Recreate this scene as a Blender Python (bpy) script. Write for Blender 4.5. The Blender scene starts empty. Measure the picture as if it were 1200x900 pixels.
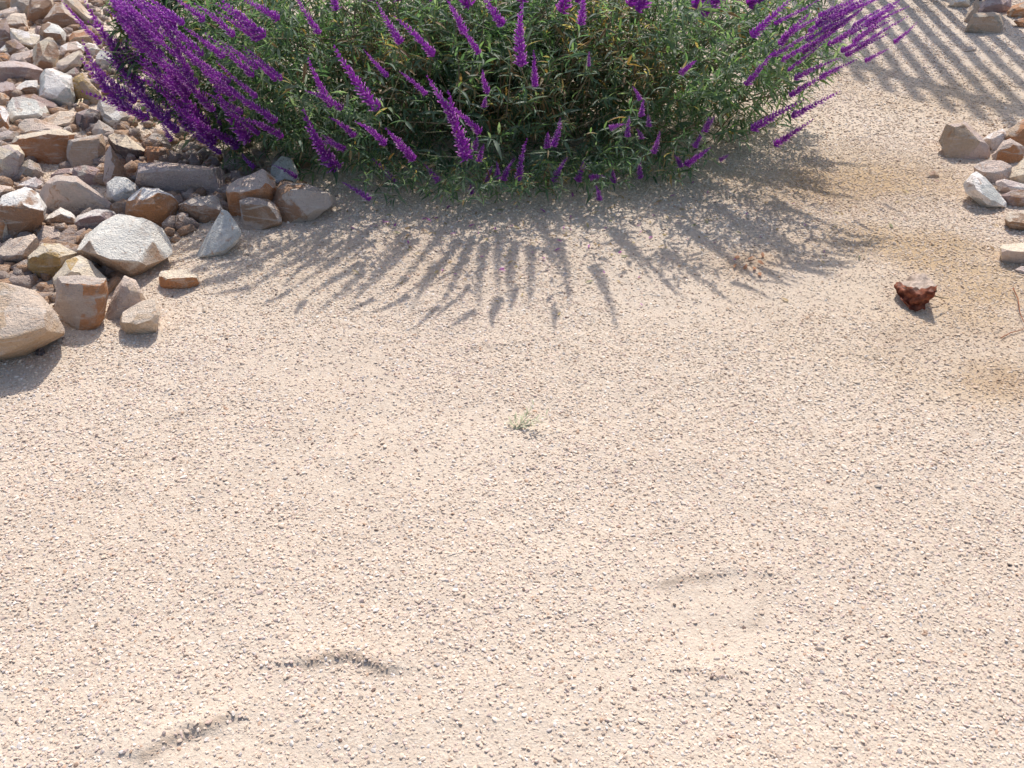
import bpy, bmesh, math, random
import numpy as np
from mathutils import Vector, Matrix, noise as mnoise
random.seed(7); rng = np.random.default_rng(7)
scene = bpy.context.scene
COL = scene.collection
R = math.radians

# ---------------------------------------------------------------- camera, sky, sun
H = 1.15; PITCH = R(37.0); F = 1000.0            # height, tilt below level, focal length in 1200-px units
cam_d = bpy.data.cameras.new("camera"); cam = bpy.data.objects.new("camera", cam_d); COL.objects.link(cam)
cam.location = (0, 0, H); cam.rotation_euler = (math.pi/2-PITCH, 0, 0)
cam_d.sensor_width = 36; cam_d.lens = 30; cam_d.clip_start = .02; cam_d.clip_end = 500
scene.camera = cam
SUN_EL, SUN_AZ = R(49), R(8)                      # azimuth from +Y towards +X
S = Vector((math.sin(SUN_AZ)*math.cos(SUN_EL), math.cos(SUN_AZ)*math.cos(SUN_EL), math.sin(SUN_EL)))
world = bpy.data.worlds.new("World"); scene.world = world; world.use_nodes = True
nt = world.node_tree; nt.nodes.clear()
sky = nt.nodes.new("ShaderNodeTexSky"); sky.sky_type = 'NISHITA'; sky.sun_disc = False
sky.sun_elevation = SUN_EL; sky.sun_rotation = SUN_AZ; sky.dust_density = 2.5; sky.air_density = 1.0
bg = nt.nodes.new("ShaderNodeBackground"); bg.inputs[1].default_value = .15
wo = nt.nodes.new("ShaderNodeOutputWorld")
nt.links.new(sky.outputs[0], bg.inputs[0]); nt.links.new(bg.outputs[0], wo.inputs[0])
sun_d = bpy.data.lights.new("sun", 'SUN'); sun_d.energy = 3.7; sun_d.angle = R(.53); sun_d.color = (1, .97, .92)
sun = bpy.data.objects.new("sun", sun_d); COL.objects.link(sun)
sun.rotation_euler = (-S).to_track_quat('-Z', 'Y').to_euler(); sun.location = S*20
vs = scene.view_settings; vs.view_transform = 'Standard'; vs.look = 'None'; vs.gamma = 1; vs.exposure = 0.31

# ---------------------------------------------------------------- helpers
CAMP = np.array([0, 0, H])
FW = np.array([0, math.cos(PITCH), -math.sin(PITCH)]); UPV = np.array([0, math.sin(PITCH), math.cos(PITCH)])
def ray(u, v):                                    # direction with camera depth 1 for a photo pixel (1200 x 900)
    return FW + np.array([1., 0, 0])*(u-600)/F + UPV*(450-v)/F
def ground(u, v, z=0.):
    r = ray(u, v); return CAMP + r*((z-H)/r[2])
def proj(p):
    q = np.asarray(p)-CAMP; d = q@FW
    return np.stack([600+F*q[..., 0]/d, 450-F*(q@UPV)/d, d], -1)
def sm(x, a, b):
    t = np.clip((x-a)/(b-a), 0, 1); return t*t*(3-2*t)
_tab = np.random.default_rng(3).random((256, 256))
def vn(x, y):                                     # value noise 0..1
    xi = np.floor(x).astype(int); yi = np.floor(y).astype(int); fx = x-xi; fy = y-yi
    fx = fx*fx*(3-2*fx); fy = fy*fy*(3-2*fy)
    a = _tab[xi & 255, yi & 255]; b = _tab[(xi+1) & 255, yi & 255]; c = _tab[xi & 255, (yi+1) & 255]; d = _tab[(xi+1) & 255, (yi+1) & 255]
    return (a*(1-fx)+b*fx)*(1-fy)+(c*(1-fx)+d*fx)*fy
def fbm(x, y, o=4):
    s = 0; a = .5
    for k in range(o):
        s = s+a*vn(x*2**k+17.3*k, y*2**k+9.1*k); a *= .5
    return s/(1-.5**o)
def link(name, me, parent=None, mat=None):
    o = bpy.data.objects.new(name, me); COL.objects.link(o)
    if parent is not None: o.parent = parent
    if mat is not None and me is not None:
        for m in (mat if isinstance(mat, (list, tuple)) else [mat]): me.materials.append(m)
    return o
def tag(o, label=None, cat=None, group=None, kind=None):
    if label: o["label"] = label
    if cat: o["category"] = cat
    if group: o["group"] = group
    if kind: o["kind"] = kind
    return o
def np_mesh(name, V, Fc, smooth=True):            # V (n,3), Fc (m,k) same-size faces
    me = bpy.data.meshes.new(name); k = Fc.shape[1]
    me.vertices.add(len(V)); me.vertices.foreach_set("co", np.ascontiguousarray(V, np.float32).ravel())
    me.loops.add(Fc.size); me.loops.foreach_set("vertex_index", np.ascontiguousarray(Fc, np.int32).ravel())
    me.polygons.add(len(Fc)); me.polygons.foreach_set("loop_start", np.arange(0, Fc.size, k, dtype=np.int32))
    me.polygons.foreach_set("loop_total", np.full(len(Fc), k, np.int32))
    if smooth: me.polygons.foreach_set("use_smooth", np.ones(len(Fc), bool))
    me.update(calc_edges=True); me.validate(); return me
def fattr(me, name, arr, typ='FLOAT', dom='POINT'):
    a = me.attributes.new(name, typ, dom)
    if typ == 'FLOAT': a.data.foreach_set("value", np.asarray(arr, np.float32).ravel())
    elif typ == 'FLOAT_COLOR': a.data.foreach_set("color", np.asarray(arr, np.float32).ravel())
    elif typ == 'FLOAT_VECTOR': a.data.foreach_set("vector", np.asarray(arr, np.float32).ravel())
    return a

class MT:                                         # small node-material builder
    def __init__(s, name):
        s.m = bpy.data.materials.new(name); s.m.use_nodes = True; s.t = s.m.node_tree; s.t.nodes.clear()
        s.out = s.n("OutputMaterial")
    def n(s, typ, **kw):
        x = s.t.nodes.new("ShaderNode"+typ)
        for k, v in kw.items(): setattr(x, k, v)
        return x
    def l(s, a, b): s.t.links.new(a, b)
    def inp(s, node, i, val):
        if hasattr(val, "links") or isinstance(val, bpy.types.NodeSocket): s.l(val, node.inputs[i])
        else: node.inputs[i].default_value = val
    def attr(s, name, typ='GEOMETRY', out='Color'):
        return s.n("Attribute", attribute_name=name, attribute_type=typ).outputs[out]
    def noise(s, vec, scale, detail=4, rough=.55, dist=0):
        x = s.n("TexNoise"); s.l(vec, x.inputs['Vector']); x.inputs['Scale'].default_value = scale
        x.inputs['Detail'].default_value = detail; x.inputs['Roughness'].default_value = rough; x.inputs['Distortion'].default_value = dist
        return x.outputs[0]
    def ramp(s, fac, a, b, lo=0., hi=1.):
        x = s.n("MapRange"); x.interpolation_type = 'SMOOTHSTEP'; s.l(fac, x.inputs[0])
        for i, v in ((1, a), (2, b), (3, lo), (4, hi)): x.inputs[i].default_value = v
        return x.outputs[0]
    def mix(s, fac, a, b, mode='MIX'):
        x = s.n("Mix", data_type='RGBA', blend_type=mode)
        s.inp(x, 0, fac); s.inp(x, 6, a if not isinstance(a, tuple) else (*a[:3], 1)); s.inp(x, 7, b if not isinstance(b, tuple) else (*b[:3], 1))
        return x.outputs[2]
    def math(s, op, a, b=0.):
        x = s.n("Math", operation=op); s.inp(x, 0, a); s.inp(x, 1, b); return x.outputs[0]
    def bump(s, h, strength, dist):
        x = s.n("Bump"); x.inputs['Strength'].default_value = strength; x.inputs['Distance'].default_value = dist
        s.l(h, x.inputs['Height']); return x.outputs[0]
    def principled(s, col, rough=.9, normal=None, spec=.3):
        x = s.n("BsdfPrincipled"); s.inp(x, 'Base Color', col if not isinstance(col, tuple) else (*col[:3], 1)); s.inp(x, 'Roughness', rough)
        x.inputs['Specular IOR Level'].default_value = spec
        if normal is not None: s.l(normal, x.inputs['Normal'])
        return x.outputs[0]
    def leafy(s, col, trans, fac=.4, rough=.6, spec=.25):
        p = s.principled(col, rough, spec=spec); t = s.n("BsdfTranslucent"); s.inp(t, 0, trans if not isinstance(trans, tuple) else (*trans[:3], 1))
        x = s.n("MixShader"); x.inputs[0].default_value = fac; s.l(p, x.inputs[1]); s.l(t.outputs[0], x.inputs[2]); return x.outputs[0]
    def done(s, sh): s.l(sh, s.out.inputs[0]); return s.m

# ---------------------------------------------------------------- materials
def mat_ground():
    b = MT("sandy_ground"); pos = b.n("NewGeometry").outputs['Position']
    c = b.mix(b.ramp(b.noise(pos, 1.4, 5), .35, .65), (.485, .385, .298), (.54, .44, .345))
    c = b.mix(b.ramp(b.noise(pos, 160, 4, .7), .35, .7), c, (.61, .51, .41))
    c = b.mix(b.ramp(b.noise(pos, 260, 2, .6), .62, .72, 0, .55), c, (.30, .20, .13))
    c = b.mix(b.attr('ochre', out='Fac'), c, (.44, .31, .185)); c = b.mix(b.attr('soil', out='Fac'), c, (.30, .20, .125))
    h = b.math('ADD', b.noise(pos, 240, 3, .6), b.math('MULTIPLY', b.noise(pos, 60, 3), 1.3))
    return b.done(b.principled(c, .95, b.bump(h, .6, .0035), .15))
def mat_gravel():
    b = MT("crushed_granite"); pos = b.n("NewGeometry").outputs['Position']
    c = b.attr('tint', 'INSTANCER')
    c = b.mix(b.ramp(b.noise(pos, 420, 3, .7), .35, .7, 0, .5), c, b.mix(.4, c, (.40, .30, .22), 'MIX'))
    return b.done(b.principled(c, .88, b.bump(b.noise(pos, 700, 2), .3, .001), .25))
def mat_rock():
    b = MT("quarry_stone"); gen = b.n("TexCoord").outputs['Object']
    A = b.attr('col_a', 'OBJECT'); B = b.attr('col_b', 'OBJECT')
    rnd = b.n("ObjectInfo").outputs['Random']
    vec = b.n("VectorMath", operation='ADD'); b.l(gen, vec.inputs[0])
    cx = b.n("CombineXYZ"); b.l(b.math('MULTIPLY', rnd, 37.), cx.inputs[0]); b.l(b.math('MULTIPLY', rnd, 91.), cx.inputs[1]); b.l(cx.outputs[0], vec.inputs[1])
    v = vec.outputs[0]
    big = b.noise(v, 9, 6, .62, .6)
    f = b.math('ADD', b.attr('b_share', out='Fac'), b.math('MULTIPLY', b.math('SUBTRACT', big, .5), 1.7))
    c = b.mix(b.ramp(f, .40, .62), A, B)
    # pale mineral streaks, rust blooms, dark lichen-like flecks, grain
    st = b.n("Mapping"); b.l(v, st.inputs[0]); st.inputs['Scale'].default_value = (10, 34, 60); st.inputs['Rotation'].default_value = (.4, .7, .3)
    c = b.mix(b.ramp(b.noise(st.outputs[0], 1, 5, .65, .8), .52, .72, 0, .75), c, (.66, .60, .53))
    c = b.mix(b.ramp(b.noise(v, 16, 6, .72, .9), .48, .68, 0, .40), c, (.60, .49, .40)); c = b.mix(b.ramp(b.noise(v, 22, 5, .7, 1.2), .56, .68, 0, .65), c, (.40, .205, .10))
    c = b.mix(b.ramp(b.noise(v, 30, 6, .75, .5), .58, .72, 0, .6), c, (.23, .19, .18))
    c = b.mix(b.ramp(b.noise(v, 170, 4, .75), .3, .7, -.25, .3), c, b.mix(.6, c, (.13, .10, .085)))
    c = b.mix(b.ramp(b.noise(v, 110, 3, .8), .62, .75, 0, .5), c, (.70, .64, .56))
    h = b.math('ADD', b.math('MULTIPLY', b.noise(v, 42, 7, .7, .4), 1.6), b.noise(v, 190, 3, .6))
    return b.done(b.principled(c, .8, b.bump(h, .75, .012), .35))
def mat_leaf():
    b = MT("sage_leaf"); t = b.attr('tint')
    return b.done(b.leafy(t, b.mix(1., t, (1.7, 2.05, .95), 'MULTIPLY'), .45, .55, .35))
def mat_simple(name, col, trans=None, fac=.3, rough=.7, var=.35, scale=60):
    b = MT(name); tc = b.n("TexCoord").outputs['Object']
    c = b.mix(b.ramp(b.noise(tc, scale, 3), .3, .7, 0, 1), tuple(x*(1-var) for x in col), tuple(min(1, x*(1+var)) for x in col))
    if trans is None: return b.done(b.principled(c, rough))
    return b.done(b.leafy(c, trans, fac, rough))
M_ground = mat_ground(); M_gravel = mat_gravel(); M_rock = mat_rock(); M_leaf = mat_leaf()
def mat_petal(name, a, b_, tr, fac):
    b = MT(name); tc = b.n("TexCoord").outputs['Object']; rnd = b.n("ObjectInfo").outputs['Random']
    c = b.mix(b.ramp(b.noise(tc, 26, 2), .35, .65), a, b_)
    c = b.mix(b.math('MULTIPLY', rnd, .5), c, tuple(.72*x+.0 for x in b_))
    return b.done(b.leafy(c, tr, fac, .75, .2))
M_calyx = mat_petal("purple_calyx", (.175, .05, .36), (.39, .10, .49), (.75, .19, .80), .5)
M_corolla = mat_petal("lilac_corolla", (.62, .24, .66), (.86, .60, .88), (.95, .50, .92), .5)
M_stem = mat_simple("grey_green_stem", (.19, .20, .12), None, var=.3)
M_twig = mat_simple("dry_twig", (.20, .16, .10), None, var=.4)
M_straw = mat_simple("dry_straw", (.55, .44, .28), None, var=.2)
M_metal = mat_simple("black_painted_steel", (.035, .035, .038), None, rough=.45, var=.1)
M_dryleaf = mat_simple("dry_red_leaf", (.34, .12, .055), (.5, .18, .06), .25, .7, .4, 90)
M_rustleaf = mat_simple("rust_leaf", (.40, .20, .11), (.5, .22, .1), .25, .7, .3, 90)
M_weed = mat_simple("pale_weed", (.58, .57, .40), (.55, .55, .3), .3, .7, .25)

# ---------------------------------------------------------------- ground
SCUFF = [  # polyline of photo pixels, height in m
    ([(362, 779), (385, 771), (412, 770), (432, 776), (448, 787)], .015, .75),
    ([(172, 888), (200, 868), (222, 862)], .014, .7), ([(236, 856), (250, 849), (264, 843)], .012, .7),
    ([(778, 682), (800, 674), (832, 671)], .009, .55), ([(818, 786), (838, 790), (850, 787)], .008, .5),
    ([(885, 672), (892, 700), (884, 728)], .006, .3), ([(548, 410), (566, 405), (580, 406)], .007, .35), ([(180, 492), (230, 480), (262, 470)], .004, .1)]
def scuff(X, Y):
    h = np.zeros_like(X); s = np.zeros_like(X)
    for pl, a, so in SCUFF:
        P = [ground(*p)[:2] for p in pl]
        best = np.full(X.shape, 9.); side = np.zeros_like(X)
        for p, q in zip(P[:-1], P[1:]):
            d = q-p; L = np.hypot(*d); t = np.clip(((X-p[0])*d[0]+(Y-p[1])*d[1])/L**2, 0, 1)
            dx = X-(p[0]+t*d[0]); dy = Y-(p[1]+t*d[1]); dd = np.hypot(dx, dy)
            m = dd < best; best = np.where(m, dd, best); side = np.where(m, dy, side)
        w = np.where(side < 0, .007, .04)
        h += .52*a*(.4+1.1*fbm(X*45, Y*45, 2))*np.exp(-(best/w)**2); s = np.maximum(s, so*np.exp(-(best/np.where(side < 0, .011, .006))**2))
    return h, s
def gh0(X, Y):
    return .016*(fbm(X*1.7+5, Y*1.7, 3)-.5)+.010*(fbm(X*7, Y*7+3, 3)-.5)+.004*(fbm(X*25, Y*25, 2)-.5)
def gh(X, Y):
    X = np.asarray(X, float); Y = np.asarray(Y, float)
    h = gh0(X, Y)+scuff(X, Y)[0]
    c = ground(835, 715); r = np.hypot((X-c[0])/.13, (Y-c[1])/.11); h = h-.008*np.exp(-r**4)
    return h
BROWN = [(1010, 240, .30, .10, .5), (1130, 400, .22, .10, .45), (1180, 445, .10, .06, .6), (885, 308, .10, .07, .5), (960, 215, .2, .1, .3), (1075, 395, .12, .06, .5), (1090, 205, .08, .05, .5)]
def brown(X, Y):
    s = np.zeros_like(X)
    for u, v, rx, ry, a in BROWN:
        c = ground(u, v); s = np.maximum(s, a*np.exp(-(((X-c[0])/rx)**2+((Y-c[1])/ry)**2)))
    return s*(.35+1.1*fbm(X*9, Y*9, 3))
OCHRE = [(990, 215, .45, .28, .75), (1080, 300, .42, .28, .75), (1120, 360, .40, .24, .85), (1185, 440, .22, .12, .9), (1100, 110, .5, .5, .4), (880, 305, .2, .1, .4), (500, 300, .6, .2, .25)]
def ochre(X, Y):
    s = np.zeros_like(X)
    for u, v, rx, ry, a in OCHRE:
        c = ground(u, v); s = np.maximum(s, a*np.exp(-(((X-c[0])/rx)**2+((Y-c[1])/ry)**2)))
    return np.clip(s*(.40+1.15*sm(fbm(X*5+2, Y*5, 5), .25, .8)), 0, 1)
def axis(lo, hi, step, far):
    a = np.arange(lo, hi, step); g = step*1.25**np.arange(1, 60); c = np.cumsum(g); c = c[c < far]
    return np.concatenate([lo-c[::-1], a, hi-step+c])
xs = axis(-1.5, 1.6, .010, 90); ys = np.concatenate([axis(.45, 1.3, .0065, 70)[:-1]])
ylo = ys[ys < 1.3]; y2 = [1.3]
while y2[-1] < 5: y2.append(y2[-1]+.0065+.012*(y2[-1]-1.3))
while y2[-1] < 90: y2.append(y2[-1]*1.12)
ys = np.concatenate([ylo, y2])
XX, YY = np.meshgrid(xs, ys); nx, ny = len(xs), len(ys)
ZZ = gh(XX, YY)
I = (np.arange(ny-1)[:, None]*nx+np.arange(nx-1)[None]).ravel()
me = np_mesh("ground", np.stack([XX, YY, ZZ], -1).reshape(-1, 3), np.stack([I, I+1, I+nx+1, I+nx], 1))
fattr(me, 'soil', np.clip(.6*scuff(XX, YY)[1]+.6*brown(XX, YY), 0, 1)); fattr(me, 'ochre', ochre(XX, YY))
g_ob = tag(link("ground", me, mat=M_ground), kind='structure')

# gravel: pebble meshes instanced on points
pcol = bpy.data.collections.new("pebble_shapes")
for k in range(8):
    bm = bmesh.new(); bmesh.ops.create_icosphere(bm, subdivisions=2 if k < 4 else 1, radius=1)
    sc = Vector((1, random.uniform(.6, .9), random.uniform(.34, .54)))
    planes = [Vector(rng.normal(size=3)).normalized() for _ in range(7)]
    for v in bm.verts:
        for p in planes:
            d = v.co.dot(p)
            if d > .66: v.co -= p*(d-.66)*.95
        v.co = Vector((v.co.x*sc.x, v.co.y*sc.y, v.co.z*sc.z))*(1+.12*mnoise.noise(v.co*2+Vector((k*9, 0, 0))))
    pm = bpy.data.meshes.new("pebble"); bm.to_mesh(pm); bm.free(); pm.materials.append(M_gravel)
    pcol.objects.link(bpy.data.objects.new("pebble", pm))
def scatter(n):                                   # points spread over the frustum's footprint, a bit beyond it
    y = .38+rng.random(n)**1.25*5.2
    hw = .62*(y*.8+H*.6)+.25
    x = (rng.random(n)*2-1)*hw
    keep = rng.random(n) < (hw/hw.max())/( .25*rng.random(n)**0+.35*np.power((y-.38)/5.2+1e-3, .2))*.5
    return x[keep], y[keep]
def footprint(ylo, yhi, dens, smin, smax):
    hwm = .62*(yhi*.8+H*.6)+.7; n = int(2*hwm*(yhi-ylo)*dens)
    y = ylo+(yhi-ylo)*rng.random(n); x = (rng.random(n)*2-1)*hwm
    k = np.abs(x) < .62*(y*.8+H*.6)+.7; x, y = x[k], y[k]
    return x, y, smin+(smax-smin)*rng.random(len(x))**2.2
parts = [footprint(.38, 1.2, 44000, .0019, .0056), footprint(1.2, 2.0, 40000, .0021, .0060), footprint(2.0, 3.0, 33000, .0026, .0068), footprint(3.0, 5.6, 11000, .0042, .009), footprint(5.6, 9, 2200, .008, .014)]
px, py, ps = (np.concatenate([p[i] for p in parts]) for i in range(3))
sand = fbm(px*2.3+40, py*3.1, 4); cpt = ground(835, 712); flat = np.exp(-(np.hypot((px-cpt[0])/.12, (py-cpt[1])/.10))**4)
keep = rng.random(len(px)) > sm(sand, .5, .72)*.55+.75*flat
px, py, ps = px[keep], py[keep], ps[keep]
big = rng.random(len(px)) < .006; ps = np.where(big, ps*1.55, ps)
n = len(px); pz = gh(px, py)+ps*(rng.random(n)*.34-.16)
pal = np.array([(.66, .55, .43), (.72, .63, .52), (.60, .49, .38), (.76, .70, .62), (.64, .51, .43), (.56, .51, .47), (.52, .36, .25), (.16, .11, .09), (.80, .74, .67)])
pr = np.array([.30, .24, .18, .08, .12, .04, .025, .004, .010]); ci = rng.choice(len(pal), n, p=pr/pr.sum())
tint = pal[ci]*(.86+.28*rng.random((n, 1)))*np.array([.965, .94, .925])
wm = sm(fbm(px*.9+3, py*.9+8, 3), .35, .65)[:, None]            # broad pinkish / yellowish drift of the bed
wm = np.clip(wm*.5+.75-.55*sm(py, .8, 2.2)[:, None], 0, 1)
tint = tint*(1+(1-wm)*np.array([-.01, -.02, -.07])+wm*np.array([.02, .0, .035]))
oc = (ochre(px, py)*.6)[:, None]; tint = tint*(1-oc)+oc*np.array([.50, .36, .225])*(.8+.4*rng.random((n, 1)))
br = np.clip(brown(px, py)*1.1*rng.random(n)**.5, 0, 1)[:, None]; tint = tint*(1-br)+br*np.array([.34, .21, .12])
so = np.clip(scuff(px, py)[1]*.6*rng.random(n), 0, 1)[:, None]; tint = tint*(1-so)+so*np.array([.34, .205, .15])
gm = bpy.data.meshes.new("gravel"); gm.vertices.add(n); gm.vertices.foreach_set("co", np.stack([px, py, pz], 1).astype(np.float32).ravel())
fattr(gm, 'tint', np.concatenate([tint, np.ones((n, 1))], 1), 'FLOAT_COLOR'); fattr(gm, 'size', ps)
fattr(gm, 'rot', np.stack([rng.normal(0, .35, n), rng.normal(0, .35, n), rng.random(n)*6.283], 1), 'FLOAT_VECTOR')
gravel = tag(link("gravel", gm), kind='stuff', label='pale crushed granite gravel covering the open ground', cat='gravel')
ng = bpy.data.node_groups.new("scatter_pebbles", 'GeometryNodeTree')
ng.interface.new_socket("Geometry", in_out='INPUT', socket_type='NodeSocketGeometry'); ng.interface.new_socket("Geometry", in_out='OUTPUT', socket_type='NodeSocketGeometry')
N = ng.nodes.new; L = ng.links.new
gi, go = N("NodeGroupInput"), N("NodeGroupOutput"); iop = N("GeometryNodeInstanceOnPoints"); ci_ = N("GeometryNodeCollectionInfo")
ci_.inputs[0].default_value = pcol; ci_.inputs[1].default_value = True; ci_.inputs[2].default_value = True
def nattr(name, dt):
    a = N("GeometryNodeInputNamedAttribute"); a.data_type = dt; a.inputs[0].default_value = name; return a.outputs[0]
rv = N("FunctionNodeRandomValue"); rv.data_type = 'INT'; rv.inputs[4].default_value = 0; rv.inputs[5].default_value = 7
L(gi.outputs[0], iop.inputs['Points']); L(ci_.outputs[0], iop.inputs['Instance']); iop.inputs['Pick Instance'].default_value = True
L(rv.outputs[2], iop.inputs['Instance Index']); L(nattr('size', 'FLOAT'), iop.inputs['Scale'])
e2r = N("FunctionNodeEulerToRotation"); L(nattr('rot', 'FLOAT_VECTOR'), e2r.inputs[0]); L(e2r.outputs[0], iop.inputs['Rotation'])
L(iop.outputs[0], go.inputs[0])
gravel.modifiers.new("scatter", 'NODES').node_group = ng
print("gravel", n)

# ---------------------------------------------------------------- rocks
PAL = dict(cream=(.64, .52, .39), white=(.76, .70, .63), pink=(.54, .42, .34), grey=(.43, .355, .295), blue=(.46, .445, .415), purple=(.34, .235, .21),
           rust=(.41, .19, .085), brown=(.30, .175, .105), ochre=(.43, .28, .11), tan=(.46, .33, .225), red=(.21, .04, .025), dark=(.10, .08, .08), olive=(.32, .265, .205), lilac=(.48, .385, .345))
def rock(label, outline, ridge=(), A='tan', B='rust', push=.45, front=0., lift=0., group=None, seed=[0], back=.55):
    seed[0] += 1; sd = seed[0]; rr = random.Random(sd*13+5)
    O = np.array(outline, float); O = O.mean(0)+(O-O.mean(0))*1.06; lo = O[np.argmax(O[:, 1])]
    g = ground(lo[0], lo[1]); g = ground(lo[0], lo[1], float(gh(g[0], g[1]))+lift-.012)
    D = (g-CAMP)@FW
    x, y = O[:, 0], O[:, 1]; area = abs(np.dot(x, np.roll(y, 1))-np.dot(y, np.roll(x, 1)))/2
    s = math.sqrt(area)*D/F; c = O.mean(0)
    P = []
    for p in O: P.append(CAMP+ray(*p)*(D+rr.uniform(-.06, .06)*s))
    for p in O: P.append(CAMP+ray(*(c+(p-c)*rr.uniform(.96, 1.0)))*(D+s*rr.uniform(.12, .25)))
    rp = list(ridge)
    if not rp: rp = [tuple(c+np.array([rr.uniform(-.18, .18), rr.uniform(-.12, .12)])*math.sqrt(area)) for _ in range(3)]
    for p in rp: P.append(CAMP+ray(*p)*(D-s*push*rr.uniform(.85, 1.15)))
    for p in O[::2]: P.append(CAMP+ray(*(c+(p-c)*.72))*(D+s*back*rr.uniform(.8, 1.1))+np.array([0, 0, -.12*s]))
    P = [Vector(p-g) for p in P]
    bm = bmesh.new(); vs_ = [bm.verts.new(p) for p in P]
    r = bmesh.ops.convex_hull(bm, input=vs_)
    bmesh.ops.delete(bm, geom=[v for v in bm.verts if not v.link_faces], context='VERTS')
    bmesh.ops.remove_doubles(bm, verts=bm.verts, dist=.05*s)
    bmesh.ops.dissolve_limit(bm, angle_limit=R(6), verts=bm.verts, edges=bm.edges)
    cen = Vector(CAMP+ray(*c)*D-g)
    for _ in range(10):
        dv = Vector((rr.gauss(0, 1), rr.gauss(-.5, .8), rr.gauss(.25, .8))).normalized()
        sup = max((v.co-cen).dot(dv) for v in bm.verts)
        r_ = bmesh.ops.bisect_plane(bm, geom=bm.verts[:]+bm.edges[:]+bm.faces[:], plane_co=cen+dv*sup*rr.uniform(.80, .955), plane_no=dv, clear_outer=True)
        ed = [e for e in r_['geom_cut'] if isinstance(e, bmesh.types.BMEdge)]
        if ed: bmesh.ops.contextual_create(bm, geom=ed)
    bmesh.ops.remove_doubles(bm, verts=bm.verts, dist=.02*s)
    lay_ = bm.faces.layers.float.new('fst')
    for f in bm.faces: f[lay_] = rr.uniform(-.32, .32)
    bmesh.ops.bevel(bm, geom=bm.edges[:], offset=.008*s, segments=1, affect='EDGES', profile=.5, clamp_overlap=True)
    bmesh.ops.triangulate(bm, faces=bm.faces)
    for _ in range(5):
        es = [e for e in bm.edges if e.calc_length() > .13*s]
        if not es or len(bm.verts) > 1800: break
        bmesh.ops.subdivide_edges(bm, edges=es, cuts=1); bmesh.ops.triangulate(bm, faces=bm.faces)
    bm.normal_update(); off = Vector((sd*7.1, sd*3.3, sd*1.7)); fq = 1/s
    for v in bm.verts:
        q = v.co*fq
        n1 = mnoise.noise(q*1.6+off); n2 = mnoise.noise(q*4+off*2); n3 = mnoise.noise(q*9+off)
        stp = math.floor(n2*3)/3
        v.co += v.normal*s*(.008*n1+.017*stp+.010*n3)
    bm.normal_update()
    fd = Vector((0, -math.cos(R(18)), -math.sin(R(18)))) if front < 2 else Vector((.9, -.4, -.1))  # direction whose faces take more of the second colour
    b_vals = [(.30+.9*(front % 2 if front != 2 else 1)*max(-.2, v.normal.dot(fd)+.1) if front else .44) for v in bm.verts]  # second colour grows on faces turned along fd, otherwise even
    b_vals = [a_+sum(f[lay_] for f in v.link_faces)/max(1, len(v.link_faces)) for a_, v in zip(b_vals, bm.verts)]
    bm.faces.layers.float.remove(lay_)
    m = bpy.data.meshes.new("rock"); bm.to_mesh(m); bm.free()
    m.polygons.foreach_set("use_smooth", np.ones(len(m.polygons), bool)); m.set_sharp_from_angle(angle=R(13))
    fattr(m, 'b_share', b_vals)
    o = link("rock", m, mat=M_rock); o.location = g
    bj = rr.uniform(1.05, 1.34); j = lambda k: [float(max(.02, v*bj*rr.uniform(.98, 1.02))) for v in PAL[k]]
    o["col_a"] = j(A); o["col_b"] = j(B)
    tag(o, label, 'rock', group); return o
GL, GR, GT = 'rough quarry rocks in the pile on the left', 'rocks along the right edge', 'rocks in the top right corner'
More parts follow.
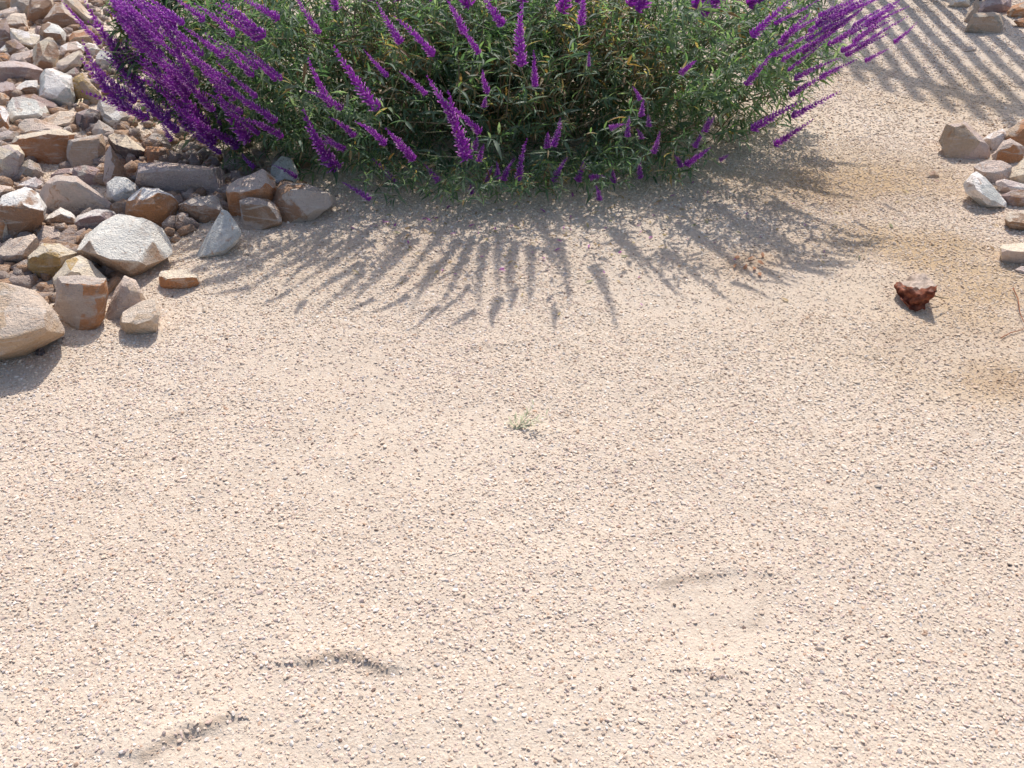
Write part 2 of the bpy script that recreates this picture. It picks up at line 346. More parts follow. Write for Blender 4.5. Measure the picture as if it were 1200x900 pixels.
#ROCKS_LEFT
RL = [
 ('huge pale pinkish boulder with tan underside cut by the left edge, frontmost of the pile', [(-48,345),(-20,331),(2,333),(25,339),(42,343),(62,364),(75,386),(73,392),(55,401),(36,408),(8,428),(-30,428),(-50,400)], [(-20,398),(10,396),(36,399),(66,389)], 'pink','tan',.55,.5),
 ('blocky rock with a grey front and rusty brown side, beside the huge front boulder', [(69,326),(92,324),(122,328),(126,344),(121,372),(111,389),(92,390),(65,367),(67,344)], [(72,331),(98,334),(120,334)], 'grey','rust',.40,2),
 ('tan pointed rock rising just behind the grey and red block', [(57,333),(78,307),(94,300),(106,308),(123,326),(122,345),(70,350),(60,345)], [(83,318),(101,322),(116,330)], 'cream','ochre',.40,0),
 ('pinkish brown triangular rock between the grey block and the small peach stone', [(147,322),(158,329),(170,351),(165,368),(150,376),(124,378),(124,366),(136,339)], [(146,328),(156,338)], 'pink','tan',.35,0),
 ('small peach coloured stone standing out in front of the pink triangular rock', [(140,379),(145,366),(167,353),(181,351),(188,367),(185,383),(181,390),(150,394)], [(143,377),(163,381),(184,373)], 'cream','tan',.6,.3),
 ('small white topped stone with an orange front, lying apart on the gravel', [(186,322),(190,318),(217,316),(231,322),(232,332),(224,341),(194,342),(187,333)], [(190,327),(210,326),(229,329)], 'cream','rust',.55,1),
 ('large pale grey boulder with tan stains near the gravel edge', [(84,281),(110,268),(139,253),(167,257),(189,268),(200,286),(201,296),(197,300),(158,323),(151,325),(136,316),(88,293)], [(92,290),(132,305),(157,316)], 'white','tan',.55,.55),
 ('ochre faced rock leaning left of the large pale grey boulder', [(28,306),(50,286),(69,286),(88,297),(86,305),(66,328),(52,330),(30,317)], [(35,304),(58,293),(74,302)], 'cream','ochre',.4,.6),
 ('cream rock with a grey brown right side by the left edge', [(-8,300),(0,291),(17,280),(39,275),(47,283),(40,299),(24,310),(0,312)], [(0,300),(9,301),(27,297)], 'cream','grey',.5,.5),
 ('small flat cream stone wedged behind the ochre faced rock', [(41,274),(50,265),(67,266),(73,273),(71,284),(53,288),(44,284)], [(46,281),(60,283),(70,279)], 'cream','pink',.5,0),
 ('white topped rock with an orange brown front, at the left edge halfway down the pile', [(-2,240),(4,230),(15,221),(28,219),(44,227),(53,243),(50,257),(44,266),(22,279),(8,285),(-2,281)], [(0,239),(10,233),(20,233),(35,247),(51,246)], 'white','brown',.5,1),
 ('orange and white banded stone cut by the left edge', [(-12,246),(0,245),(8,250),(11,266),(10,280),(0,290),(-12,287)], [(-4,262),(6,258)], 'cream','rust',.4,0),
 ('small brown stone with a white cap between two larger purple grey rocks', [(53,257),(58,252),(71,244),(82,249),(89,255),(88,268),(78,276),(56,270)], [(54,258),(66,257),(72,250),(85,257)], 'white','brown',.4,1),
 ('flat mauve stone with a pale top edge above the large pale grey boulder', [(85,264),(92,253),(111,246),(125,246),(140,251),(130,264),(110,272),(92,277)], [(94,257),(110,251),(130,250)], 'white','purple',.4,1),
 ('broad mauve grey rock with rusty stains in the middle of the pile', [(45,225),(55,215),(65,206),(75,208),(89,208),(98,214),(114,227),(129,238),(126,248),(105,252),(86,256),(63,256),(51,250)], [(58,217),(66,211),(90,213)], 'grey','pink',.35,0),
 ('light grey peaked stone left of the broad mauve grey rock', [(18,219),(26,214),(41,208),(50,214),(52,220),(47,230),(25,230)], [(34,217),(46,219)], 'lilac','white',.4,0),
 ('pale pink stone cut by the left edge above the white topped orange rock', [(-10,216),(0,217),(13,219),(12,232),(2,240),(-10,240)], [(-2,226),(8,224)], 'pink','cream',.45,0),
 ('rounded greenish white stone beside the white and rust rock', [(126,215),(135,208),(147,209),(164,220),(158,234),(149,243),(132,243),(125,230)], [(132,232),(146,226)], 'white','blue',.45,0),
 ('rock with a white left cap and a rust red right face', [(148,250),(150,236),(152,232),(167,221),(185,222),(200,229),(210,240),(203,257),(191,271),(170,264),(149,254)], [(152,241),(179,239),(187,227)], 'white','rust',.45,1),
 ('long mauve slab lying under the purple flower spikes', [(145,207),(150,201),(163,193),(195,191),(225,195),(262,198),(266,206),(261,222),(250,229),(230,232),(202,228),(168,222)], [(163,201),(200,197),(256,201)], 'lilac','pink',.4,0),
 ('small reddish brown block in shade behind the long mauve slab', [(168,182),(172,172),(194,173),(200,184),(198,196),(170,198)], [(178,178),(192,178)], 'brown','rust',.3,0),
 ('dull grey stone in deep shade under the flower spikes', [(170,170),(171,160),(178,156),(190,158),(200,170),(198,181),(172,182)], [(178,163),(190,166)], 'grey','lilac',.3,0),
 ('dark brown rock tucked beneath the long mauve slab', [(208,240),(228,231),(250,230),(262,236),(262,252),(250,262),(228,263),(210,252)], [(213,240),(232,247),(260,241)], 'grey','brown',.45,1),
 ('upright bluish white triangular slab leaning at the end of the pile', [(230,300),(245,272),(260,247),(266,249),(283,272),(280,281),(262,298),(237,304)], [(236,301),(262,292),(280,275)], 'blue','white',.22,0),
 ('brown orange rock with a rough sunlit top at the right end of the pile', [(263,226),(267,218),(280,210),(300,202),(312,198),(320,206),(322,222),(316,246),(300,252),(282,256),(266,248)], [(266,226),(290,224),(316,219)], 'pink','rust',.45,.7),
 ('grey brown rounded stone in front of the brown orange rock', [(281,236),(292,232),(315,234),(329,248),(329,262),(310,269),(284,273),(280,258)], [(290,239),(314,241)], 'grey','brown',.3,0),
 ('large half rusty half grey rock ending the pile beneath the bush', [(314,226),(330,214),(358,216),(396,232),(394,240),(362,259),(335,263),(320,250)], [(330,222),(358,222),(360,250)], 'brown','grey',.3,2),
 ('bluish grey upright stone with a flower spike hanging across it', [(318,196),(330,184),(342,186),(350,202),(350,218),(318,220)], [(328,196),(342,198)], 'blue','white',.3,0),
 ('tiny dark grey stone in the gap below the white and rust rock', [(204,254),(212,249),(220,251),(223,266),(212,272),(205,266)], [(212,256),(218,258)], 'grey','dark',.4,0),
 ('big block with a bright orange brown front, left of the grey cube', [(13,172),(20,160),(40,158),(63,152),(75,153),(86,158),(82,170),(78,190),(74,196),(38,194),(26,186),(18,176)], [(22,163),(42,161),(62,156),(76,158)], 'cream','rust',.35,1),
 ('cube shaped rock, grey on its left and brown on its right', [(77,190),(82,163),(98,158),(119,158),(123,168),(122,188),(117,198),(100,201),(86,198),(77,195)], [(85,166),(98,163),(119,163)], 'grey','tan',.3,2),
 ('dull mauve stone directly below the grey and brown cube', [(84,197),(100,194),(116,197),(118,214),(106,221),(88,215)], [(94,203),(110,203)], 'purple','grey',.3,0),
 ('pale pinkish rock at the left edge below the orange brown block', [(-6,178),(0,172),(10,170),(21,171),(28,182),(26,198),(20,210),(7,215),(-6,211)], [(0,190),(14,186),(20,178)], 'lilac','cream',.45,0),
 ('shaded grey stone below the orange brown block', [(22,194),(34,187),(47,194),(52,206),(34,216),(20,211)], [(32,196),(42,200)], 'grey','olive',.35,0),
 ('small mauve stone with a white spot under the grey and brown cube', [(60,205),(70,198),(84,197),(92,206),(80,213),(62,213)], [(70,203),(82,203)], 'purple','white',.35,0),
 ('narrow upright reddish stone with a whitish left edge', [(121,214),(124,180),(129,172),(139,187),(147,200),(147,217),(130,225),(121,220)], [(130,184),(138,198)], 'pink','brown',.3,2),
 ('tan rock with a sunlit rough top below the streaked grey stone', [(125,160),(134,157),(148,159),(160,168),(170,176),(169,186),(152,193),(135,180)], [(138,172),(155,173),(168,179)], 'cream','dark',.5,1),
 ('grey white streaked stone half under the purple flowers', [(114,132),(115,121),(118,118),(126,119),(143,127),(154,138),(145,152),(133,151),(119,143)], [(124,138),(144,142)], 'grey','white',.4,0),
 ('thin grey slab beneath the streaked grey stone', [(108,153),(116,141),(128,148),(138,156),(132,164),(112,164)], [(118,150),(128,155)], 'grey','blue',.3,0),
 ('flat creamy pink stone just above the orange brown block', [(22,147),(29,140),(42,139),(60,146),(77,151),(72,157),(45,161),(26,160)], [(30,153),(60,154)], 'cream','pink',.5,0),
 ('cream stone with a small brown notch, right of the white wedge', [(48,142),(70,131),(89,131),(91,141),(86,150),(75,154),(58,153)], [(60,147),(80,146)], 'cream','tan',.5,0),
 ('white wedge shaped rock with a grey left face', [(10,124),(15,115),(25,114),(42,118),(52,124),(59,136),(48,142),(33,144),(14,147),(7,141)], [(18,138),(30,136),(52,136)], 'white','lilac',.45,0),
 ('large bright white rock with a blue grey right end', [(45,92),(54,82),(62,81),(83,89),(83,98),(87,113),(86,123),(76,128),(64,124),(45,113)], [(52,110),(72,114),(80,104)], 'white','blue',.4,0),
 ('ochre rock with a dull shaded front beside the bright white rock', [(79,99),(88,90),(97,86),(107,98),(120,113),(118,122),(108,126),(95,120),(84,110)], [(88,95),(100,95)], 'ochre','tan',.3,0),
 ('wide dark purple rock with a pale rim at the left edge', [(-8,77),(0,73),(16,72),(33,74),(50,81),(50,90),(44,97),(20,101),(-8,102)], [(0,78),(15,76),(33,79),(46,86)], 'lilac','purple',.4,1),
 ('small white and rust wedge below the wide dark purple rock', [(18,101),(30,95),(45,94),(46,105),(43,114),(27,116),(18,109)], [(23,105),(30,105),(43,99)], 'white','brown',.4,1),
 ('dark reddish stone in the gap between the two white rocks', [(20,112),(40,111),(62,120),(73,129),(62,137),(34,124)], [(38,117),(58,126)], 'purple','brown',.3,0),
 ('rounded lilac grey stone at the left edge beside the white and rust wedge', [(-6,99),(0,98),(8,96),(16,98),(19,105),(17,114),(8,120),(-6,120)], [(2,108),(12,106)], 'lilac','grey',.4,0),
 ('small tan brown stone under the rounded lilac grey stone', [(-8,111),(2,108),(11,114),(9,123),(0,127),(-8,126)], [(0,116),(6,118)], 'tan','rust',.35,0),
 ('rust and white stone cut by the left edge beside the white wedge', [(-8,123),(1,122),(10,133),(9,147),(11,155),(0,158),(-8,156)], [(0,138),(7,142)], 'white','rust',.35,1),
 ('mottled grey white stone cut by the left edge beside the orange brown block', [(-6,157),(10,153),(22,156),(16,168),(2,173),(-6,173)], [(0,164),(12,162)], 'lilac','grey',.45,0),
 ('dark mauve rock in shade between the ochre rock and the orange brown block', [(89,133),(103,128),(116,130),(118,143),(112,154),(98,158),(90,147)], [(98,135),(110,136)], 'purple','dark',.3,0),
 ('tiny cream pebble beside the dark mauve rock', [(85,150),(93,144),(98,150),(98,156),(88,157)], [(90,152),(96,152)], 'cream','white',.4,0),
 ('dark olive brown rock in the top left corner', [(-10,-10),(13,-8),(13,6),(6,13),(-10,16)], [(-4,0),(8,0)], 'olive','brown',.3,0),
 ('grey tan rock at the top edge beside the olive brown corner rock', [(12,6),(16,-6),(34,-6),(38,6),(34,18),(24,21),(15,14)], [(22,2),(32,4)], 'grey','tan',.35,0),
 ('thin pinkish stone below the olive brown corner rock', [(-6,15),(0,13),(10,10),(19,8),(25,13),(24,18),(8,23),(-6,24)], [(4,16),(18,14)], 'pink','white',.4,0),
 ('cream cube shaped stone with a brown lower front near the top left', [(7,20),(12,15),(29,16),(32,30),(34,38),(22,39),(9,32)], [(10,29),(18,30),(31,31)], 'cream','brown',.4,1),
 ('cream topped brown rock at the top edge, left of the flower spikes', [(32,17),(36,4),(37,-8),(59,-8),(62,6),(57,18),(50,27),(38,31),(31,27)], [(37,10),(45,11),(58,8)], 'cream','brown',.4,1),
 ('dark purple red rock cut by the left edge near the top', [(-8,27),(0,26),(7,22),(10,32),(14,42),(12,50),(0,59),(-8,60)], [(0,34),(7,36)], 'purple','brown',.3,0),
 ('long cream slab slanting down beside the dark purple red rock', [(8,30),(24,35),(33,37),(45,41),(51,44),(50,53),(42,60),(27,57),(14,47)], [(22,50),(40,55)], 'cream','white',.45,0),
 ('red brown stone in shade below the long cream slab', [(6,49),(17,46),(29,55),(28,66),(12,68),(5,60)], [(12,54),(22,58)], 'brown','purple',.3,0),
 ('small whitish chip at the left edge beside the red brown stone', [(-5,62),(4,54),(8,51),(14,60),(9,68),(-5,67)], [(2,61),(9,61)], 'white','cream',.4,0),
 ('rust coloured sliver at the left edge above the wide dark purple rock', [(-8,64),(4,62),(12,67),(12,75),(-8,77)], [(0,68),(8,69)], 'rust','brown',.35,0),
 ('pale pink flat stone resting above the wide dark purple rock', [(10,73),(15,64),(38,58),(42,62),(38,77),(20,78)], [(20,71),(34,69)], 'lilac','pink',.45,0),
 ('faceted cream rock with a dark brown notch in its front', [(38,74),(37,66),(41,50),(46,46),(60,44),(66,53),(69,64),(66,74),(61,83),(52,83),(42,79)], [(43,73),(50,64),(60,76)], 'cream','brown',.35,.35),
 ('layered grey rock with a brown front, above the faceted cream rock', [(46,40),(49,29),(56,26),(68,30),(77,39),(76,50),(70,58),(61,53),(52,47)], [(51,38),(62,39),(74,40)], 'white','brown',.4,1),
 ('tiny mauve stone left of the layered grey rock', [(40,37),(43,30),(49,31),(49,42),(42,43)], [(44,34),(47,36)], 'purple','pink',.3,0),
 ('rock with a pale pink left face and brown right side under the topmost flower spike', [(50,25),(56,18),(64,6),(72,4),(78,12),(96,29),(93,36),(75,36),(58,28)], [(59,21),(66,15),(76,15)], 'pink','brown',.4,.8),
 ('narrow cream slab at the top edge behind the leftmost flower spikes', [(72,-6),(85,-6),(100,10),(108,20),(114,27),(108,31),(94,24),(80,12)], [(88,8),(104,22)], 'cream','tan',.4,0),
 ('rust tan rock partly hidden by flower spikes near the top left', [(80,49),(82,43),(87,36),(94,35),(107,34),(112,42),(111,52),(96,56),(81,54)], [(88,44),(104,43)], 'tan','rust',.35,0),
 ('pinkish white stone above the beige wedge', [(69,62),(72,54),(80,50),(89,49),(98,53),(98,62),(88,70),(72,71)], [(78,59),(92,58)], 'white','pink',.4,0),
 ('beige pink wedge of rock left of the lowest left flower spike', [(64,81),(67,72),(85,62),(94,59),(98,68),(94,78),(86,83),(80,87),(70,88)], [(74,79),(90,70)], 'pink','cream',.45,0),
 ('grey stone tucked under the beige pink wedge', [(75,87),(88,79),(93,85),(90,93),(80,93)], [(82,86),(88,87)], 'grey','purple',.35,0),
 ('pinkish stone showing between two flower spikes', [(95,54),(104,50),(112,52),(117,58),(111,68),(100,65)], [(103,57),(110,58)], 'pink','white',.4,0),
 ('bluish white stone among the lower left flower spikes', [(111,68),(118,59),(130,62),(138,72),(130,83),(114,79)], [(118,70),(130,71)], 'white','blue',.4,0),
 ('dark nub of stone under the front boulder', [(41,413),(45,408),(51,408),(53,415),(50,422),(43,420)], [(46,412),(50,412)], 'purple','dark',.4,0),
]
RR = [
 ('largest tan grey rock of the right hand group, standing on its left end', [(1101,165),(1105,155),(1110,146),(1129,140),(1136,147),(1152,162),(1164,175),(1162,183),(1150,187),(1128,189),(1110,186),(1106,172)], [(1116,152),(1130,147),(1150,166)], 'tan','pink',.25,0),
 ('small pinkish stone behind the largest tan grey rock', [(1152,162),(1165,155),(1178,150),(1182,158),(1174,174),(1163,180)], [(1160,164),(1174,158)], 'pink','white',.4,0),
 ('orange brown rock cut by the right edge beside the fence shadow', [(1172,160),(1190,148),(1200,140),(1218,140),(1220,172),(1205,180),(1188,170)], [(1186,156),(1204,150)], 'rust','tan',.3,0),
 ('pinkish rust rock touching the largest tan grey rock', [(1163,182),(1176,166),(1184,163),(1199,172),(1199,184),(1188,195),(1166,193)], [(1174,174),(1186,169)], 'pink','rust',.35,.6),
 ('flat pink stone in front of the pinkish rust rock', [(1139,201),(1146,192),(1160,188),(1174,189),(1185,195),(1182,209),(1165,216),(1150,211)], [(1152,202),(1172,202)], 'pink','lilac',.4,0),
 ('cream rock cut by the right edge above the lilac stone', [(1180,208),(1190,194),(1202,185),(1216,187),(1216,216),(1194,217)], [(1192,206),(1206,204)], 'cream','tan',.45,0),
 ('slanting white and grey wedge at the front of the right hand group', [(1130,216),(1138,206),(1145,201),(1155,209),(1172,229),(1181,240),(1170,248),(1158,247),(1146,237),(1133,226)], [(1142,220),(1156,236),(1168,241)], 'white','blue',.4,0),
 ('thin lilac stone beside the slanting white and grey wedge', [(1166,212),(1178,210),(1200,216),(1212,222),(1190,230),(1171,224)], [(1180,218),(1198,221)], 'lilac','white',.4,0),
 ('dark red purple stone at the right edge below the thin lilac stone', [(1173,230),(1184,222),(1202,223),(1214,235),(1208,246),(1188,245)], [(1184,231),(1202,232)], 'purple','brown',.3,0),
 ('cream topped brown stone at the right edge below the white wedge', [(1178,256),(1181,248),(1200,249),(1216,253),(1217,270),(1200,273),(1180,271)], [(1180,259),(1200,263),(1215,264)], 'cream','brown',.5,1),
 ('brick like pinkish block lowest at the right edge', [(1173,290),(1176,287),(1200,285),(1222,286),(1224,308),(1200,312),(1175,307)], [(1174,294),(1200,295),(1222,296)], 'cream','pink',.5,1),
 ('lilac sliver of stone just below the brick like block', [(1188,317),(1197,312),(1214,314),(1214,322),(1198,325)], [(1196,318),(1208,318)], 'lilac','white',.35,0),
 ('dull tan grey rock with a pale top, at the fence shadow', [(1132,36),(1137,23),(1142,16),(1163,15),(1175,17),(1178,33),(1174,42),(1160,40),(1142,39)], [(1139,21),(1150,23),(1164,19)], 'tan','olive',.3,0),
 ('pale stone at the top edge in the fence shadow', [(1111,-6),(1136,-8),(1137,7),(1122,11),(1113,6)], [(1118,2),(1130,2)], 'cream','white',.45,0),
 ('tan wedge of rock leaning left of the dull tan grey rock', [(1129,27),(1136,10),(1146,-4),(1149,8),(1141,20),(1134,29)], [(1137,14),(1142,10)], 'tan','cream',.3,0),
 ('purple grey rock at the top edge behind the dull tan grey rock', [(1146,8),(1160,-4),(1185,-4),(1184,10),(1166,18),(1149,16)], [(1158,5),(1176,5)], 'purple','lilac',.35,0),
 ('orange tan rock cut by the top right corner', [(1180,15),(1188,6),(1200,3),(1214,4),(1214,20),(1196,23),(1184,20)], [(1190,10),(1204,10)], 'tan','rust',.4,0),
 ('small red brown stone below the orange tan corner rock', [(1187,24),(1200,21),(1210,28),(1198,35)], [(1196,26),(1202,27)], 'brown','rust',.35,0),
 ('low flat stone half buried between the bars of the fence shadow', [(1126,60),(1131,55),(1144,54),(1144,61),(1134,64)], [(1131,60),(1142,58)], 'tan','pink',.35,0),
 ('small brown clod of earth left of the slanting white wedge', [(1080,209),(1088,202),(1096,200),(1101,207),(1092,212)], [(1088,206),(1096,204)], 'tan','brown',.4,0),
]
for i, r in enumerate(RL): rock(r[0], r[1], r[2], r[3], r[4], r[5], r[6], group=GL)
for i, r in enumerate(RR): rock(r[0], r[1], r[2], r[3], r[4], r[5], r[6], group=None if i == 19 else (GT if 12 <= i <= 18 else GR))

rub = []                                          # broken rubble filling the gaps of the pile
Vs, Fs, off = [], [], 0
bm = bmesh.new(); bmesh.ops.create_icosphere(bm, subdivisions=1, radius=1); RV = np.array([v.co for v in bm.verts]); RF = np.array([[v.index for v in f.verts] for f in bm.faces]); bm.free()
edge = [(0, 300), (0, 345), (70, 345), (130, 315), (200, 262), (300, 232), (345, 205), (300, 160), (200, 40), (150, -10)]
lim = [(-10, 372), (60, 372), (125, 352), (155, 326), (205, 292), (255, 262), (345, 240), (365, 225)]
for _ in range(2300):
    u = random.uniform(-60, 360); v = random.uniform(-40, 370)
    vmx = np.interp(u, [q[0] for q in lim], [q[1] for q in lim])-8
    if v > vmx or (u > 330 and v < 190): continue
    q = ground(u, v); r = random.uniform(.012, .034); sc_ = r*np.array([random.uniform(.8, 1.5), random.uniform(.7, 1.2), random.uniform(.5, .9)])
    Mr = np.array(Matrix.Rotation(random.random()*6.3, 3, Vector((random.gauss(0, .4), random.gauss(0, .4), 1)).normalized()))
    W = (RV*(1+.6*(rng.random((len(RV), 1))-.5)))*sc_; Vs.append(W@Mr.T+np.array([q[0], q[1], float(gh(q[0], q[1]))+r*.3])); Fs.append(RF+off); off += len(RV)
m = np_mesh("rubble", np.concatenate(Vs), np.concatenate(Fs), False); fattr(m, 'b_share', np.repeat(rng.random(len(Vs)), len(RV)))
o = link("rubble", m, mat=M_rock); o["col_a"] = [.34, .26, .22]; o["col_b"] = [.38, .23, .14]
tag(o, 'small broken rubble filling the gaps between the piled rocks', 'rubble', kind='stuff')

# ---------------------------------------------------------------- sage bush
K = H/1.3
BC = np.array([.02, 3.50, .50])*K; BR = np.array([1.50, .92, .76])*K
def on_dome(u, v, k=1.0):                         # where a pixel's ray meets (or passes closest to) the bush's outer surface
    d = ray(u, v); o = (CAMP-BC)/(BR*k); e = d/(BR*k)
    a = e@e; b = o@e; c = o@o-1; disc = b*b-a*c
    t = (-b-math.sqrt(disc))/a if disc > 0 else -b/a
    p = CAMP+d*t
    if p[2] < .05: p = ground(u, v, .05)
    return p
bush = bpy.data.objects.new("sage_bush", None); COL.objects.link(bush); bush.location = (BC[0], BC[1], 0)
tag(bush, 'large spreading bush with purple flower spikes and narrow grey green leaves', 'bush')
BASE = np.array([BC[0], BC[1], 0.])

def spike_mesh(k):
    rr = random.Random(100+k); bm = bmesh.new()
    nw = 19; bend = rr.uniform(-.20, .20); bend2 = rr.uniform(-.14, .14)
    def ax(t): return Vector((bend*t*t, bend2*t*t, t))
    def calyx(p, dirv, ln, wd, mi, n=5):
        q = dirv.to_track_quat('Z', 'Y').to_matrix()
        rings = [(0, .35), (.38, 1.), (.78, .82)] if mi == 0 else [(0, .5), (.6, .8)]
        prev = None; a0 = rr.random()*6
        for h, w in rings:
            cur = [bm.verts.new(p+q@Vector((math.cos(a0+i*6.283/n)*wd*w, math.sin(a0+i*6.283/n)*wd*w, ln*h))) for i in range(n)]
            if prev:
                for i in range(n):
                    f = bm.faces.new((prev[i], prev[(i+1) % n], cur[(i+1) % n], cur[i])); f.material_index = mi; f.smooth = True
            prev = cur
        tip = bm.verts.new(p+q@Vector((0, 0, ln*1.05)))
        for i in range(n):
            f = bm.faces.new((prev[i], prev[(i+1) % n], tip)); f.material_index = mi; f.smooth = True
    for w in range(nw):
        t = .015+.96*(w/(nw-1))**1.22
        rad = .085*(1-t)**.55+.018
        nc = 11 if t < .6 else (8 if t < .85 else 5)
        for i in range(nc):
            if rr.random() < .14: continue
            a = i*6.283/nc+w*.6+rr.uniform(-.25, .25); up = rr.uniform(.25, .75)+.5*t
            dv = Vector((math.cos(a), math.sin(a), up)).normalized()
            p = ax(t)+Vector((math.cos(a), math.sin(a), 0))*rad*.15+Vector((0, 0, rr.uniform(-.012, .012)))
            ln = rad*rr.uniform(.6, 1.3); calyx(p, dv, ln, .0135*(1.05-.45*t), 0)
            if t < .8 and rr.random() < .48:
                calyx(p+dv*ln*.85, (dv+Vector((rr.uniform(-.3, .3), rr.uniform(-.3, .3), .1))).normalized(), rad*.55, .0125, 1, 4)
    n = 5; prev = None                                 # axis
    for s_ in range(7):
        t = s_/6*.97; cur = [bm.verts.new(ax(t)+Vector((math.cos(i*1.2566), math.sin(i*1.2566), 0))*.012*(1.1-t)) for i in range(n)]
        if prev:
            for i in range(n): f = bm.faces.new((prev[i], prev[(i+1) % n], cur[(i+1) % n], cur[i])); f.material_index = 0
        prev = cur
    m = bpy.data.meshes.new("flower_spike"); bm.to_mesh(m); bm.free()
    m.materials.append(M_calyx); m.materials.append(M_corolla); return m
SM = [spike_mesh(k) for k in range(12)]
def tube(pts, r0, r1, n=5):
    V = []; Fc = []
    for i, p in enumerate(pts):
        d = Vector(pts[min(i+1, len(pts)-1)]-pts[max(i-1, 0)]).normalized(); q = d.to_track_quat('Z', 'Y').to_matrix()
        r = r0+(r1-r0)*i/(len(pts)-1)
        for k in range(n): V.append(np.array(p)+np.array(q@Vector((math.cos(k*6.283/n), math.sin(k*6.283/n), 0)))*r)
    for i in range(len(pts)-1):
        for k in range(n): Fc.append((i*n+k, i*n+(k+1) % n, (i+1)*n+(k+1) % n, (i+1)*n+k))
    return np.array(V), np.array(Fc)
stems = []                                        # stem paths, for the leaves
def spike(tip, base, width=1.):
    tip = np.array(tip); base = np.array(base); d = tip-base; Lh = np.linalg.norm(d)
    o = link("flower_spike", random.choice(SM), bush); w = width*max(.10, min(.20, Lh*.74))
    q = Vector(d).to_track_quat('Z', 'Y') @ Matrix.Rotation(random.random()*6.28, 3, 'Z').to_quaternion()
    o.matrix_parent_inverse = Matrix.Identity(4)
    loc = base-np.array(bush.location)
    o.matrix_local = Matrix.LocRotScale(Vector(loc), q, Vector((w, w, Lh)))
    root = BASE+np.array([(base[0]-BASE[0])*.35, (base[1]-BASE[1])*.30, 0])+np.array([random.uniform(-.06, .06), random.uniform(-.06, .06), 0])
    dist = np.linalg.norm(base-root); ctrl = base-d/Lh*dist*.16+(root-base)*.28+np.array([0, .12*dist, .02*dist])
    ctrl[2] = max(ctrl[2], .06)
    pts = [root*(1-t)**2+ctrl*2*t*(1-t)+base*t*t for t in np.linspace(0, 1, 9)]
    V, Fc = tube(pts, .0048, .0032)
    inv = np.array(o.matrix_local.inverted()); W = V-np.array(bush.location)
    Vl = (np.c_[W, np.ones(len(W))]@inv.T)[:, :3]
    st = link("stalk", np_mesh("stalk", Vl, Fc), o, M_stem)
    stems.append(pts)
    return o
HERO = [ # tip u,v, base u,v, width factor
 (70,2,118,52,.8),(91,50,128,108,1),(95,5,145,75,1),(90,72,150,130,1.1),(115,-10,170,60,1),(148,22,185,68,.9),(182,62,222,112,.9),(153,60,222,113,1),(130,65,185,135,1.1),
 (189,32,225,90,.9),(155,-5,207,27,1),(130,-10,175,35,1),(218,62,270,97,1),(240,105,285,133,.9),(280,128,332,161,1),(228,138,280,172,.9),(182,138,202,165,.9),(247,128,265,160,.8),
 (281,184,298,196,.8),(232,-2,275,43,1),(258,-2,307,46,1.1),(285,-5,328,23,1.1),(343,-4,375,40,.9),(383,-22,395,12,1),(357,70,388,125,1),(344,142,395,198,1.1),(386,58,443,129,1.1),
 (378,155,400,175,.9),(322,190,348,208,.8),(100,100,175,140,1),(165,85,235,140,1),(200,70,245,125,.9),(120,30,180,85,1),(175,10,215,60,1),(190,115,240,160,1),(150,110,210,155,1),(210,150,260,180,.8),
 (105,75,160,120,1),(140,90,200,140,1),(205,-8,240,25,1),(110,20,160,80,.9),
 (440,6,470,51,1),(467,15,509,66,1),(525,-4,545,40,1),(540,30,562,63,.9),(562,-5,590,30,1.2),(599,0,612,78,1.2),(626,64,627,102,.9),(684,-18,681,30,1),(560,84,572,108,.8),(503,90,533,144,1),(520,118,548,185,1.1),
 (530,122,563,156,1),(472,83,500,111,.8),(363,100,402,128,1),(422,135,452,170,1),(452,147,485,188,1),(392,135,416,160,.9),(376,160,404,175,.9),(375,180,400,196,.9),(440,183,464,216,.9),(404,212,434,234,.9),
 (497,192,515,214,.9),(551,214,553,228,.8),(611,162,608,212,1.1),(597,184,590,212,1),(662,141,648,172,1),(662,183,648,213,1),(689,189,676,213,1),(710,205,690,208,.9),(704,217,702,235,.9),(731,142,714,151,.8),(566,112,568,126,.7),(425,60,455,90,.7),
 (817,68,797,87,.8),(751,117,752,137,.8),(751,150,752,163,.8),(933,-5,880,43,1),(947,10,913,53,1),(911,60,873,100,.9),(1013,27,970,53,.8),(983,63,930,93,.8),(1006,66,960,92,.8),(967,83,925,113,.9),(940,113,880,153,1),
 (985,107,927,137,.9),(953,143,907,170,.9),(836,135,826,155,.8),(828,152,813,173,.8),(837,173,803,193,.9),(855,182,843,188,.7),(1030,-5,975,22,.8),(1063,-5,1013,30,.8),(1077,30,1047,50,.7),
 (1040,40,990,65,.8),(1047,20,1005,45,.8),(1040,57,1013,72,.7),(1000,-5,955,30,.8),(1020,10,965,40,.8),(1055,8,1015,25,.7),(980,38,940,62,.8),(1020,47,985,60,.7),(745,100,750,118,.6),(690,60,690,78,.5)]
for _ in range(20):                               # the crowded left flank
    u = random.uniform(110, 255); v = random.uniform(-5, 120)
    HERO.append((u, v, u+random.uniform(38, 62), v+random.uniform(34, 58), random.uniform(.8, 1.05)))
for _ in range(24):
    u = random.uniform(125, 285); v = random.uniform(45, 150)
    if v < 42+.58*(u-100): HERO.append((u, v, u+random.uniform(40, 60), v+random.uniform(32, 48), random.uniform(.7, 1)))
for _ in range(16):
    u = random.uniform(105, 190); v = random.uniform(-25, 30); HERO.append((u, v, u+random.uniform(38, 58), v+random.uniform(34, 55), random.uniform(.8, 1)))
for _ in range(20):                               # feathery spray on the upper right
    u = random.uniform(955, 1068); v = random.uniform(-15, 66-.45*(u-955)); HERO.append((u, v, u-random.uniform(40, 60), v+random.uniform(24, 40), random.uniform(.5, .75)))
